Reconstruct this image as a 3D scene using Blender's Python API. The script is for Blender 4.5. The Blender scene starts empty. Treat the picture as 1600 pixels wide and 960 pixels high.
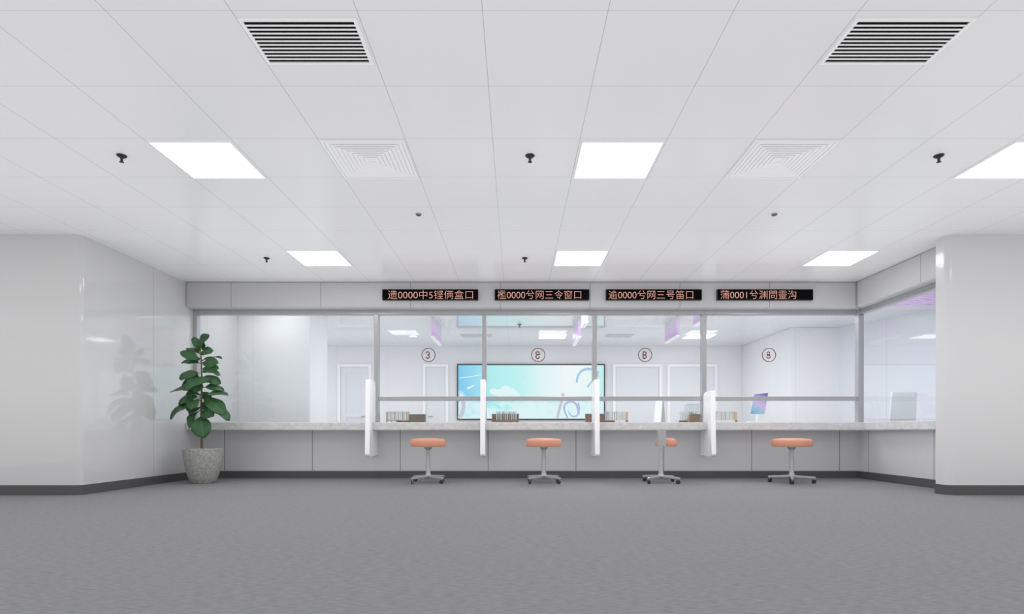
import bpy, bmesh, math, random
from mathutils import Vector, Matrix
random.seed(7)
PI = math.pi
C = bpy.context.scene.collection
# ---------------------------------------------------------------- camera frame of reference
F = 899.0; VX = 806.0; VY = 675.0; EYE = 0.645
H = 2.658
def at(px, py, Y):
    return Vector(((px - VX) / F * Y, Y, EYE + (VY - py) / F * Y))
def X_(px, Y): return (px - VX) / F * Y
def Z_(py, Y): return EYE + (VY - py) / F * Y

# ---------------------------------------------------------------- materials
def lin(r, g=None, b=None):
    if g is None: g = b = r
    f = lambda c: (c / 255 / 12.92) if c / 255 <= 0.04045 else ((c / 255 + 0.055) / 1.055) ** 2.4
    return (f(r), f(g), f(b), 1)

def N(nt, t, **kw):
    n = nt.nodes.new(t)
    for k, v in kw.items(): setattr(n, k, v)
    return n

def mth(nt, op, a, b=None):
    n = N(nt, 'ShaderNodeMath', operation=op)
    for i, v in enumerate((a, b)):
        if v is None: continue
        if isinstance(v, (int, float)): n.inputs[i].default_value = v
        else: nt.links.new(v, n.inputs[i])
    return n.outputs[0]

def mixc(nt, fac, a, b):
    m = N(nt, 'ShaderNodeMix', data_type='RGBA')
    if isinstance(fac, (int, float)): m.inputs[0].default_value = fac
    else: nt.links.new(fac, m.inputs[0])
    for i, v in ((6, a), (7, b)):
        if isinstance(v, tuple): m.inputs[i].default_value = v
        else: nt.links.new(v, m.inputs[i])
    return m.outputs[2]

def mat(name, col, rough=0.5, metal=0.0, noise=0.03, scale=6.0, stretch=(1, 1, 1), bump=0.0, bscale=None,
        seams=(), seamcol=None, coat=0.0, emit=0.0, alpha=1.0, spec=0.5, sheen=0.0):
    m = bpy.data.materials.new(name); m.use_nodes = True
    nt = m.node_tree; p = nt.nodes['Principled BSDF']
    p.inputs['Roughness'].default_value = rough; p.inputs['Metallic'].default_value = metal
    p.inputs['Coat Weight'].default_value = coat; p.inputs['Coat IOR'].default_value = 1.75 if coat >= 1 else 1.5; p.inputs['Coat Roughness'].default_value = 0.05
    p.inputs['Specular IOR Level'].default_value = spec
    p.inputs['Sheen Weight'].default_value = sheen
    p.inputs['Alpha'].default_value = alpha
    tc = N(nt, 'ShaderNodeTexCoord'); mp = N(nt, 'ShaderNodeMapping')
    mp.inputs['Scale'].default_value = stretch
    nt.links.new(tc.outputs['Object'], mp.inputs[0])
    nz = N(nt, 'ShaderNodeTexNoise'); nz.inputs['Scale'].default_value = scale; nz.inputs['Detail'].default_value = 4
    nt.links.new(mp.outputs[0], nz.inputs[0])
    lo = tuple(max(0, c * (1 - noise)) for c in col[:3]) + (1,); hi = tuple(c * (1 + noise) for c in col[:3]) + (1,)
    out = mixc(nt, nz.outputs[0], lo, hi)
    if seams:
        sp = N(nt, 'ShaderNodeSeparateXYZ'); nt.links.new(tc.outputs['Object'], sp.inputs[0])
        for ax, off, pitch, w, strength in seams:
            v = mth(nt, 'DIVIDE', mth(nt, 'SUBTRACT', sp.outputs['XYZ'.index(ax)], off), pitch)
            v = mth(nt, 'ABSOLUTE', mth(nt, 'SUBTRACT', mth(nt, 'FRACT', mth(nt, 'ADD', v, 0.5)), 0.5))
            f = mth(nt, 'MULTIPLY', mth(nt, 'LESS_THAN', v, w / 2 / pitch), strength)
            out = mixc(nt, f, out, seamcol)
    nt.links.new(out, p.inputs['Base Color'])
    if emit:
        nt.links.new(out, p.inputs['Emission Color']); p.inputs['Emission Strength'].default_value = emit
    if bump:
        bz = N(nt, 'ShaderNodeTexNoise'); bz.inputs['Scale'].default_value = bscale or scale; bz.inputs['Detail'].default_value = 3
        nt.links.new(mp.outputs[0], bz.inputs[0])
        bn = N(nt, 'ShaderNodeBump'); bn.inputs['Strength'].default_value = bump; bn.inputs['Distance'].default_value = 0.01
        nt.links.new(bz.outputs[0], bn.inputs['Height']); nt.links.new(bn.outputs[0], p.inputs['Normal'])
    return m

def emitter(name, col, s):
    m = bpy.data.materials.new(name); m.use_nodes = True; nt = m.node_tree; nt.nodes.clear()
    o = N(nt, 'ShaderNodeOutputMaterial'); e = N(nt, 'ShaderNodeEmission')
    e.inputs[0].default_value = col; e.inputs[1].default_value = s
    nt.links.new(e.outputs[0], o.inputs[0]); return m

def glass_mat(name, tint=(0.97, 0.985, 0.99, 1)):
    m = bpy.data.materials.new(name); m.use_nodes = True; nt = m.node_tree; nt.nodes.clear()
    o = N(nt, 'ShaderNodeOutputMaterial'); t = N(nt, 'ShaderNodeBsdfTransparent'); g = N(nt, 'ShaderNodeBsdfGlossy')
    t.inputs[0].default_value = tint; g.inputs['Roughness'].default_value = 0.0
    fr = N(nt, 'ShaderNodeFresnel'); ge = N(nt, 'ShaderNodeNewGeometry')   # same reflectance on both faces of the sheet
    ior = mth(nt, 'SUBTRACT', 1.5, mth(nt, 'MULTIPLY', ge.outputs['Backfacing'], 1.5 - 1 / 1.5)); nt.links.new(ior, fr.inputs[0])
    mx = N(nt, 'ShaderNodeMixShader'); nt.links.new(fr.outputs[0], mx.inputs[0])
    nt.links.new(t.outputs[0], mx.inputs[1]); nt.links.new(g.outputs[0], mx.inputs[2]); nt.links.new(mx.outputs[0], o.inputs[0])
    return m

SEAM = lin(140, 142, 162)
M = {}
M['ceiling'] = mat('ceiling_tile', lin(240, 240, 241), 0.2, noise=0.01, scale=1.5, coat=0.0, spec=0.5,
                   seams=(('X', -0.1595, 0.6004, 0.0045, 0.5), ('Y', 2.748, 0.6, 0.005, 0.3)), seamcol=SEAM)
M['ceiling_in'] = mat('staff_ceiling_tile', lin(228, 229, 233), 0.04, noise=0.01, scale=1.5, coat=0.0, spec=0.5,
                   seams=(('X', -0.1595, 0.6004 * 2, 0.006, 0.5), ('Y', 9.0, 1.2, 0.006, 0.3)), seamcol=SEAM)
M['floor'] = mat('grey_carpet', lin(127, 127, 129), 0.75, noise=0.4, scale=60, stretch=(0.35, 1.6, 1), bump=0.25, bscale=90, spec=0.25)
wallcol = lin(204, 204, 205)
M['wall'] = mat('glossy_wall_panel', wallcol, 0.3, noise=0.015, scale=1.2, coat=1.0,
                seams=(('Y', 7.03, 1.22, 0.008, 0.5),), seamcol=lin(110))
M['column'] = mat('glossy_column_panel', lin(212, 212, 213), 0.22, noise=0.015, scale=1.2, coat=0.5)
M['fascia'] = mat('fascia_panel', lin(196, 196, 198), 0.35, noise=0.02, scale=1.2,
                  seams=(('X', -3.82, 1.204, 0.007, 0.7),), seamcol=lin(80))
M['fascia_r'] = mat('fascia_side_panel', lin(196, 196, 198), 0.35, noise=0.02, scale=1.2,
                    seams=(('Y', 6.49, 1.204, 0.007, 0.7),), seamcol=lin(80))
M['apron'] = mat('apron_panel', lin(204, 204, 207), 0.4, noise=0.02, scale=1.2,
                 seams=(('X', -4.05, 1.2215, 0.009, 0.8),), seamcol=lin(70))
M['apron_r'] = mat('apron_side_panel', lin(204, 204, 207), 0.4, noise=0.02, scale=1.2,
                   seams=(('Y', 7.78, 1.2215, 0.009, 0.8),), seamcol=lin(70))
M['inner'] = mat('inner_wall', lin(238, 238, 240), 0.3, noise=0.01, scale=1.0,
                 seams=(('X', -0.6, 1.2, 0.006, 0.25),), seamcol=lin(140, 145, 165))
M['inner_side'] = mat('inner_side_wall', lin(228, 230, 236), 0.3, noise=0.01, scale=1.0,
                      seams=(('Y', 9.0, 1.2, 0.006, 0.4),), seamcol=lin(140, 145, 165))
M['base'] = mat('dark_baseboard', lin(84, 84, 85), 0.4, noise=0.03)
M['alu'] = mat('brushed_aluminium', lin(186, 186, 189), 0.28, metal=0.55, noise=0.06, scale=30, stretch=(1, 1, 0.05))
M['glass'] = glass_mat('clear_glass')
M['marble'] = mat('grey_stone', lin(209, 209, 209), 0.3, noise=0.28, scale=16, stretch=(1, 1, 1.6), bump=0.1)
M['white'] = mat('white_plastic', lin(252, 252, 253), 0.3, noise=0.01)
M['offwhite'] = mat('off_white_laminate', lin(232, 232, 236), 0.35, noise=0.01)
M['slat'] = mat('white_slat', lin(250), 0.35, noise=0.01)
M['black'] = mat('black_backing', lin(6), 0.6, noise=0.05)
M['dark'] = mat('dark_metal', lin(62, 62, 64), 0.4, metal=0.3, noise=0.05)
M['midgrey'] = mat('grey_plastic', lin(120, 120, 122), 0.45, noise=0.03)
M['ventgrey'] = mat('grey_vent', lin(216, 216, 220), 0.45, noise=0.03)
M['steel'] = mat('satin_steel', lin(196, 196, 200), 0.28, metal=0.6, noise=0.05, scale=20)
M['rubber'] = mat('caster_rubber', lin(52), 0.5, noise=0.05)
M['orange'] = mat('orange_vinyl', lin(214, 152, 126), 0.5, noise=0.04, scale=9, spec=0.3)
M['lamp'] = emitter('lamp_diffuser', (1, 1, 1, 1), 6.0)
M['fill_lamp_soft'] = emitter('soft_fill_diffuser', (1, 1, 1, 1), 6.0)  # for the added lamp behind the bulkhead that brightens the left pane
M['fill_lamp_strong'] = emitter('strong_fill_diffuser', (1, 1, 1, 1), 30.0)  # for the two added lamps, unseen, that brighten the staff room
M['lamp_in'] = emitter('inner_lamp_diffuser', (1, 1, 1, 1), 4.0)
M['spot'] = emitter('downlight_lens', (1, 0.93, 0.82, 1), 6.0)
M['led'] = emitter('led_letters', lin(232, 172, 158), 1.0)
M['signface'] = mat('black_display_face', lin(3), 0.6, noise=0.05, spec=0.1)
M['brown'] = mat('brown_ink', lin(112, 56, 46), 0.5, noise=0.05)
def lilac_material():
    m = mat('lavender_panel', lin(214, 178, 236), 0.35, noise=0.05, scale=3); nt = m.node_tree; p = nt.nodes['Principled BSDF']
    tc = N(nt, 'ShaderNodeTexCoord'); sp = N(nt, 'ShaderNodeSeparateXYZ'); nt.links.new(tc.outputs['Object'], sp.inputs[0])
    r = N(nt, 'ShaderNodeValToRGB'); nt.links.new(mth(nt, 'DIVIDE', mth(nt, 'SUBTRACT', sp.outputs[2], 2.3), 0.36), r.inputs[0])
    r.color_ramp.elements[0].color = lin(200, 160, 226); r.color_ramp.elements[1].color = lin(222, 220, 228)
    k = r.color_ramp.elements.new(.45); k.color = lin(232, 204, 240)
    nt.links.new(r.outputs[0], p.inputs['Base Color']); return m
M['lilac'] = lilac_material()
def purple_reflection_material():
    m = mat('painted_purple_reflection', lin(220, 184, 236), 0.35, noise=0.05, scale=3); nt = m.node_tree; p = nt.nodes['Principled BSDF']
    tc = N(nt, 'ShaderNodeTexCoord'); mp = N(nt, 'ShaderNodeMapping'); mp.inputs['Scale'].default_value = (1, 1.0, 1); nt.links.new(tc.outputs['Object'], mp.inputs[0])
    wv = N(nt, 'ShaderNodeTexWave'); wv.bands_direction = 'Y'; wv.inputs['Scale'].default_value = 4; wv.inputs['Distortion'].default_value = 5; wv.inputs['Detail Scale'].default_value = .8
    nt.links.new(mp.outputs[0], wv.inputs[0])
    nt.links.new(mixc(nt, wv.outputs[1], lin(206, 164, 226), lin(240, 214, 246)), p.inputs['Base Color']); return m  # light and dark bands paint ripple shading into the purple reflection colour
M['purple_reflection'] = purple_reflection_material()
M['wood'] = mat('pale_wood', lin(214, 190, 160), 0.5, noise=0.12, scale=8, stretch=(1, 1, 8))
M['taupe'] = mat('taupe_board', lin(128, 117, 102), 0.6, noise=0.06, scale=12)
M['umber'] = mat('brown_board', lin(150, 120, 98), 0.6, noise=0.1, scale=12)
M['redbrown'] = mat('red_brown_board', lin(138, 100, 84), 0.6, noise=0.08, scale=12)
M['pot'] = mat('cast_stone_pot', lin(158, 158, 156), 0.85, noise=0.75, scale=38, stretch=(1, 1, 1.8), bump=0.9, bscale=40)
M['soil'] = mat('soil', lin(58, 48, 40), 0.9, noise=0.3, scale=40)
M['stem'] = mat('plant_stem', lin(104, 98, 74), 0.7, noise=0.2, scale=30)
for nm, c in (('tube_white', (236, 240, 240)), ('tube_blue', (188, 212, 222)), ('tube_grey', (176, 184, 188)), ('tube_cream', (232, 214, 188))):
    M[nm] = mat(nm, lin(*c), 0.08, noise=0.02, alpha=0.9, coat=0.5)
M['clear'] = glass_mat('clear_plastic', (0.9, 0.92, 0.93, 1))

def leaf_material():
    m = bpy.data.materials.new('fig_leaf'); m.use_nodes = True; nt = m.node_tree; p = nt.nodes['Principled BSDF']
    p.inputs['Roughness'].default_value = 0.42
    uv = N(nt, 'ShaderNodeUVMap'); sp = N(nt, 'ShaderNodeSeparateXYZ'); nt.links.new(uv.outputs[0], sp.inputs[0])
    a = mth(nt, 'ABSOLUTE', mth(nt, 'SUBTRACT', sp.outputs[0], 0.5))
    mid = mth(nt, 'LESS_THAN', a, 0.025)
    v = mth(nt, 'SUBTRACT', mth(nt, 'MULTIPLY', sp.outputs[1], 9), mth(nt, 'MULTIPLY', a, 5))
    side = mth(nt, 'LESS_THAN', mth(nt, 'FRACT', v), 0.09)
    vein = mth(nt, 'MINIMUM', mth(nt, 'ADD', mth(nt, 'MULTIPLY', mid, 0.6), mth(nt, 'MULTIPLY', side, 0.3)), 0.6)
    tc = N(nt, 'ShaderNodeTexCoord'); nz = N(nt, 'ShaderNodeTexNoise'); nz.inputs['Scale'].default_value = 9
    nt.links.new(tc.outputs['Object'], nz.inputs[0])
    c = mixc(nt, nz.outputs[0], lin(32, 66, 38), lin(66, 112, 68))
    c = mixc(nt, vein, c, lin(90, 130, 86)); nt.links.new(c, p.inputs['Base Color'])
    return m
M['leaf'] = leaf_material()

def screen_material():
    m = bpy.data.materials.new('sky_picture_screen'); m.use_nodes = True; nt = m.node_tree; nt.nodes.clear()
    o = N(nt, 'ShaderNodeOutputMaterial'); e = N(nt, 'ShaderNodeEmission')
    uv = N(nt, 'ShaderNodeUVMap'); sp = N(nt, 'ShaderNodeSeparateXYZ'); nt.links.new(uv.outputs[0], sp.inputs[0])
    u, v = sp.outputs[0], sp.outputs[1]
    r = N(nt, 'ShaderNodeValToRGB'); nt.links.new(u, r.inputs[0])
    el = r.color_ramp.elements
    el[0].position = 0; el[0].color = lin(128, 206, 244); el[1].position = 1; el[1].color = lin(196, 246, 244)
    for p_, c in ((0.13, (160, 226, 247)), (0.22, (182, 244, 243)), (0.42, (196, 249, 247)), (0.58, (232, 252, 252)), (0.74, (250, 254, 255)), (0.9, (240, 254, 253))):
        k = el.new(p_); k.color = lin(*c)
    mp = N(nt, 'ShaderNodeMapping'); mp.inputs['Scale'].default_value = (7, 3.2, 1); nt.links.new(uv.outputs[0], mp.inputs[0])
    nz = N(nt, 'ShaderNodeTexNoise'); nz.inputs['Scale'].default_value = 1.0; nz.inputs['Detail'].default_value = 5
    nt.links.new(mp.outputs[0], nz.inputs[0])
    cl = mth(nt, 'ADD', nz.outputs[0], mth(nt, 'MULTIPLY', mth(nt, 'SUBTRACT', 0.45, v), 0.5))
    rr = N(nt, 'ShaderNodeValToRGB'); nt.links.new(cl, rr.inputs[0])
    rr.color_ramp.elements[0].position = 0.5; rr.color_ramp.elements[0].color = (0, 0, 0, 1)
    rr.color_ramp.elements[1].position = 0.62; rr.color_ramp.elements[1].color = (0.75, 0.75, 0.75, 1)
    low = mixc(nt, mth(nt, 'MULTIPLY', mth(nt, 'LESS_THAN', v, 0.33), 0.55), r.outputs[0], lin(160, 240, 242))
    c = mixc(nt, rr.outputs[0], low, lin(240, 253, 255))
    nt.links.new(c, e.inputs[0]); e.inputs[1].default_value = 1.0
    nt.links.new(e.outputs[0], o.inputs[0]); return m
M['screen'] = screen_material()
M['cloud'] = emitter('cloud_white', lin(236, 252, 254), 1.0)
M['curl'] = emitter('curl_blue', lin(172, 208, 232), 1.0)
M['curl2'] = emitter('curl_lilac', lin(186, 190, 226), 1.0)
M['curl3'] = emitter('curl_mauve', lin(206, 204, 216), 1.0)

def tablet_material():
    m = bpy.data.materials.new('iridescent_screen'); m.use_nodes = True; nt = m.node_tree; nt.nodes.clear()
    o = N(nt, 'ShaderNodeOutputMaterial'); e = N(nt, 'ShaderNodeEmission')
    uv = N(nt, 'ShaderNodeUVMap'); sp = N(nt, 'ShaderNodeSeparateXYZ'); nt.links.new(uv.outputs[0], sp.inputs[0])
    f = mth(nt, 'ADD', mth(nt, 'MULTIPLY', sp.outputs[1], 0.8), mth(nt, 'MULTIPLY', sp.outputs[0], 0.3))
    r = N(nt, 'ShaderNodeValToRGB'); nt.links.new(f, r.inputs[0]); el = r.color_ramp.elements
    el[0].position = 0; el[0].color = lin(150, 140, 200); el[1].position = 1; el[1].color = lin(120, 108, 180)
    for p_, c in ((0.2, (140, 205, 225)), (0.4, (190, 200, 235)), (0.55, (226, 190, 240)), (0.75, (176, 180, 226))):
        k = el.new(p_); k.color = lin(*c)
    nt.links.new(r.outputs[0], e.inputs[0]); e.inputs[1].default_value = 0.9
    nt.links.new(e.outputs[0], o.inputs[0]); return m
M['tablet'] = tablet_material()

# ---------------------------------------------------------------- geometry helpers
class MB:
    def __init__(s): s.bm = bmesh.new()
    def box(s, x0, x1, y0, y1, z0, z1):
        v = [s.bm.verts.new(p) for p in ((x0, y0, z0), (x1, y0, z0), (x1, y1, z0), (x0, y1, z0), (x0, y0, z1), (x1, y0, z1), (x1, y1, z1), (x0, y1, z1))]
        for f in ((3, 2, 1, 0), (4, 5, 6, 7), (0, 1, 5, 4), (1, 2, 6, 5), (2, 3, 7, 6), (3, 0, 4, 7)): s.bm.faces.new([v[i] for i in f])
        return s
    def prism(s, poly, axis, a, b):
        def P(u, w, t):
            return {'Z': (u, w, t), 'X': (t, u, w), 'Y': (u, t, w)}[axis]
        lo = [s.bm.verts.new(P(u, w, a)) for u, w in poly]; hi = [s.bm.verts.new(P(u, w, b)) for u, w in poly]
        n = len(poly)
        s.bm.faces.new(lo[::-1]); s.bm.faces.new(hi)
        for i in range(n): s.bm.faces.new((lo[i], lo[(i + 1) % n], hi[(i + 1) % n], hi[i]))
        return s
    def lathe(s, prof, cx=0, cy=0, cz=0, n=32, cap=True):
        rings = []
        for r, z in prof:
            rings.append([s.bm.verts.new((cx + r * math.cos(2 * PI * k / n), cy + r * math.sin(2 * PI * k / n), cz + z)) for k in range(n)])
        for a, b in zip(rings, rings[1:]):
            for k in range(n): s.bm.faces.new((a[k], a[(k + 1) % n], b[(k + 1) % n], b[k]))
        if cap: s.bm.faces.new(rings[0][::-1]); s.bm.faces.new(rings[-1])
        return s
    def tube(s, pts, r, n=8, r1=None):
        pts = [Vector(p) for p in pts]; rings = []; m = len(pts)
        for i, p in enumerate(pts):
            d = (pts[min(i + 1, m - 1)] - pts[max(i - 1, 0)]).normalized()
            ref = Vector((0, 0, 1)) if abs(d.z) < 0.9 else Vector((0, 1, 0))
            u = d.cross(ref).normalized(); w = d.cross(u).normalized()
            rr = r if r1 is None else r + (r1 - r) * i / (m - 1)
            rings.append([s.bm.verts.new(p + u * rr * math.cos(2 * PI * k / n) + w * rr * math.sin(2 * PI * k / n)) for k in range(n)])
        for a, b in zip(rings, rings[1:]):
            for k in range(n): s.bm.faces.new((a[k], a[(k + 1) % n], b[(k + 1) % n], b[k]))
        s.bm.faces.new(rings[0][::-1]); s.bm.faces.new(rings[-1]); return s
    def build(s, name, m, parent=None, bevel=0, seg=2, smooth=False):
        bmesh.ops.recalc_face_normals(s.bm, faces=s.bm.faces)
        me = bpy.data.meshes.new(name); s.bm.to_mesh(me); s.bm.free()
        o = bpy.data.objects.new(name, me); C.objects.link(o); me.materials.append(m)
        if smooth:
            for p in me.polygons: p.use_smooth = True
        if bevel:
            b = o.modifiers.new('bevel', 'BEVEL'); b.width = bevel; b.segments = seg; b.limit_method = 'ANGLE'; b.angle_limit = 0.6
        if smooth:
            e = o.modifiers.new('edges', 'EDGE_SPLIT'); e.split_angle = 0.7
        if parent:
            o.parent = parent
            # geometry is given in world space for parents that sit away from the origin
            if parent.get('_w'): o.matrix_parent_inverse = Matrix.Translation(-Vector(parent['_w']))
        return o

def tag(o, label, cat, group=None):
    o['label'] = label; o['category'] = cat
    if group: o['group'] = group
    return o
def thing(name, label, cat, loc=(0, 0, 0), group=None, local=False):
    o = bpy.data.objects.new(name, None); C.objects.link(o); o.location = loc; o.empty_display_size = 0.1
    if not local: o['_w'] = tuple(float(v) for v in loc)
    return tag(o, label, cat, group)
def struct(o): o['kind'] = 'structure'; return o
def copy_tree(o, parent=None):
    c = o.copy(); C.objects.link(c)
    if parent: c.parent = parent
    for ch in list(o.children): copy_tree(ch, c)
    return c
def text_mesh(body, size, off=0):
    cu = bpy.data.curves.new('lettering', 'FONT'); cu.body = body; cu.size = size; cu.extrude = 0.001; cu.offset = off
    cu.align_x = 'LEFT'; cu.align_y = 'BOTTOM_BASELINE'
    o = bpy.data.objects.new('tmp', cu); C.objects.link(o)
    dg = bpy.context.evaluated_depsgraph_get(); dg.update()
    me = bpy.data.meshes.new_from_object(o.evaluated_get(dg))
    bpy.data.objects.remove(o); return me
def fit_text(name, body, m, parent, x0, x1, z0, z1, y, off=0):
    """lettering in the XZ plane facing -Y, fitted to a rectangle"""
    me = text_mesh(body, 1.0, off)
    xs = [v.co.x for v in me.vertices]; ys = [v.co.y for v in me.vertices]; zs = [v.co.z for v in me.vertices]
    ax, bx, ay, by, mz = min(xs), max(xs), min(ys), max(ys), max(zs)
    for v in me.vertices:
        x, yy, z = v.co
        v.co = (x0 + (x - ax) / (bx - ax) * (x1 - x0), y - z, z0 + (yy - ay) / (by - ay) * (z1 - z0))
    me.materials.clear(); me.materials.append(m); me.name = name
    o = bpy.data.objects.new(name, me); C.objects.link(o); o.parent = parent
    if parent.get('_w'): o.matrix_parent_inverse = Matrix.Translation(-Vector(parent['_w']))
    return o

# ---------------------------------------------------------------- room shell
WF = 5.857          # face of the two side columns
FY = 7.717          # fascia face
GY = 7.90           # front of the window frames
AY = 8.00           # apron wall under the counter
XL = -4.43; XR = 4.566; XA = 4.765
BACK = 13.5
CT0, CT1 = 0.668, 0.772   # counter slab

struct(MB().box(-9, 9, -3, BACK + .2, -.1, 0).build('floor', M['floor']))
struct(MB().box(-9, 9, -1.5, FY + .3, H, H + .1).build('ceiling', M['ceiling']))
struct(MB().box(-9, 9, FY + .3, BACK + .2, H, H + .1).build('ceiling_staff_room', M['ceiling_in']))

def arc(cx, cy, r, a0, a1, n=8):
    return [(cx + r * math.cos(math.radians(a0 + (a1 - a0) * i / n)), cy + r * math.sin(math.radians(a0 + (a1 - a0) * i / n))) for i in range(n + 1)]
r = .06
poly = [(-9, WF)] + arc(XL - r, WF + r, r, -90, 0) + [(XL, 9.2), (-9, 9.2)]
wl = struct(MB().prism(poly, 'Z', 0, H).build('wall_left', M['wall'], smooth=True))
g = .012
poly = [(-9, WF - g)] + arc(XL - r, WF + r, r + g, -90, 0) + [(XL + g, AY - .005), (XL - .02, AY - .005), (XL - .02, WF + .1), (-9, WF + .1)]
struct(MB().prism(poly, 'Z', 0, .1).build('baseboard_left', M['base'], smooth=True))

r = .07; XC = 4.40
poly = [(9, WF)] + arc(XC + r, WF + r, r, -90, -180) + [(XC, 6.03), (9, 6.03)]
struct(MB().prism(poly, 'Z', 0, H).build('wall_right', M['column'], smooth=True))
poly = [(9, WF - g)] + arc(XC + r, WF + r, r + g, -90, -180) + [(XC - g, 6.03), (9, 6.03)]
struct(MB().prism(poly, 'Z', 0, .1).build('baseboard_right', M['base'], smooth=True))

# bulkhead above the windows with a rounded lower lip
FZ = 2.318
def bulkhead(name, m, poly):
    o = MB().prism(poly, 'Z', FZ, H).build(name, m, bevel=.022, seg=4, smooth=True); return struct(o)
bulkhead('trim_1', M['fascia'], [(XL, FY), (XR, FY), (XR + .36, FY + .36), (XL, FY + .36)])
bulkhead('trim_2', M['fascia_r'], [(XR, FY), (XR, 6.03), (XR + .36, 6.03), (XR + .36, FY + .36)])
# low wall under the counter
struct(MB().box(XL, XA, AY, AY + .12, 0, CT0 - .003).build('wall_back', M['apron']))
struct(MB().box(XA, XA + .12, 6.03, AY + .12, 0, CT0 - .003).build('wall_side', M['apron_r']))
struct(MB().box(XL + .013, XA - .012, AY - .012, AY, 0, .1).build('baseboard_back', M['base']))
struct(MB().box(XA - .012, XA, 6.03, AY, 0, .1).build('baseboard_side', M['base']))

# ---- staff room behind the glass
struct(MB().box(-9, 9, BACK, BACK + .15, 0, H).build('wall_far', M['inner']))
struct(MB().prism([(-9, 9.2), (-3.29, 9.2), (-3.29, 10.05), (-9, 10.05)], 'Z', 0, H).build('wall_inner_left', M['inner'], bevel=.01))
struct(MB().box(-6.2, -6.0, 10.05, BACK, 0, H).build('wall_inner_side', M['inner_side']))
struct(MB().box(5.31, 6.3, 11.1, BACK, 0, H).build('wall_inner_block', M['inner'], bevel=.01))
struct(MB().prism([(6.22, 11.1), (8.2, 6.03), (8.4, 6.03), (6.42, 11.3)], 'Z', 0, H).build('wall_inner_right', M['inner_side']))

# ---- doors in the far wall
def door(n, x0, x1, lites, handle_left):
    top = Z_(541 if lites else 568, BACK) if not lites else 2.23
    top = 2.23
    fr = MB(); w = .07
    fr.box(x0, x0 + w, BACK - .05, BACK, 0, top); fr.box(x1 - w, x1, BACK - .05, BACK, 0, top); fr.box(x0 + w, x1 - w, BACK - .05, BACK, top - w, top)
    d = struct(fr.build('door_%d' % n, M['white'], bevel=.006))
    lf = MB(); a, b, t = x0 + w + .005, x1 - w - .005, top - w - .005
    if lites:
        lf.box(a, a + .12, BACK - .03, BACK, .01, t); lf.box(b - .12, b, BACK - .03, BACK, .01, t)
        for z0, z1 in ((.01, .2), (.98, 1.08), (t - .14, t)): lf.box(a + .12, b - .12, BACK - .03, BACK, z0, z1)
        lf.build('door_leaf', M['offwhite'], d)
        for z0, z1 in ((.2, .98), (1.08, t - .14)): MB().box(a + .12, b - .12, BACK - .018, BACK - .01, z0, z1).build('door_pane', M['inner_side'], d)
    else:
        lf.box(a, b, BACK - .03, BACK, .01, t).build('door_leaf', M['offwhite'], d)
    hx = a + .06 if handle_left else b - .06
    MB().tube([(hx, BACK - .03, 1.0), (hx, BACK - .08, 1.0), (hx + (.1 if handle_left else -.1), BACK - .08, 1.0)], .01).build('door_handle', M['steel'], d)
door(1, X_(528, BACK), X_(581, BACK), True, False)
door(2, X_(661, BACK), X_(701, BACK), False, True)
door(3, X_(957, BACK), X_(1034, BACK), False, True)
door(4, X_(1042, BACK), X_(1120, BACK), False, False)

# ---------------------------------------------------------------- windows (five bays on the back run, one on the side run)
HZ0, HZ1 = 2.254, FZ
posts = [-1.915, -.433, 1.083, 2.586]; PW = .031
edges = [XL] + posts + [4.70]
FD = .085
for i in range(5):
    a, b = edges[i], edges[i + 1]
    a0 = a if i == 0 else a + PW; b0 = b - PW if i < 4 else b
    w = bpy.data.objects.new('window_%d' % (i + 1), None); C.objects.link(w); struct(w)
    MB().box(a, b, GY, GY + FD, HZ0, HZ1).build('head_rail', M['alu'], w, bevel=.004)
    if i == 0: MB().box(XL, XL + .053, GY, GY + FD, CT1, HZ0).build('jamb', M['alu'], w, bevel=.004)
    if i < 4: MB().box(b - PW, b + PW, GY - .01, GY + FD, CT1, HZ0).build('post', M['alu'], w, bevel=.006)
    else: MB().box(4.70, 4.775, GY - .01, GY + FD, CT1, HZ0).build('post', M['alu'], w, bevel=.006)
    pa = a0 + (.053 if i == 0 else 0)
    if i > 0: MB().box(a0, b0, GY, GY + FD, 1.072, 1.13).build('middle_rail', M['alu'], w, bevel=.004)
    MB().box(pa, b0, GY + .04, GY + .048, CT1, HZ0).build('pane', M['glass'], w)
w = bpy.data.objects.new('window_6', None); C.objects.link(w); struct(w)
MB().box(4.70, 4.785, 6.03, GY, HZ0, HZ1).build('head_rail', M['alu'], w, bevel=.004)
MB().box(4.735, 4.743, 6.03, GY, CT1, HZ0).build('pane', M['glass'], w)

# ---------------------------------------------------------------- counter
t = thing('service_counter', 'long pale grey stone counter top under the glazed service windows', 'counter', (0, 7.9, 0))
MB().prism([(XL + .001, 7.72), (4.66, 7.72), (4.66, 6.032), (5.12, 6.032), (5.12, 8.5), (XL + .001, 8.5)], 'Z', CT0, CT1).build('worktop', M['marble'], t, bevel=.008)

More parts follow.
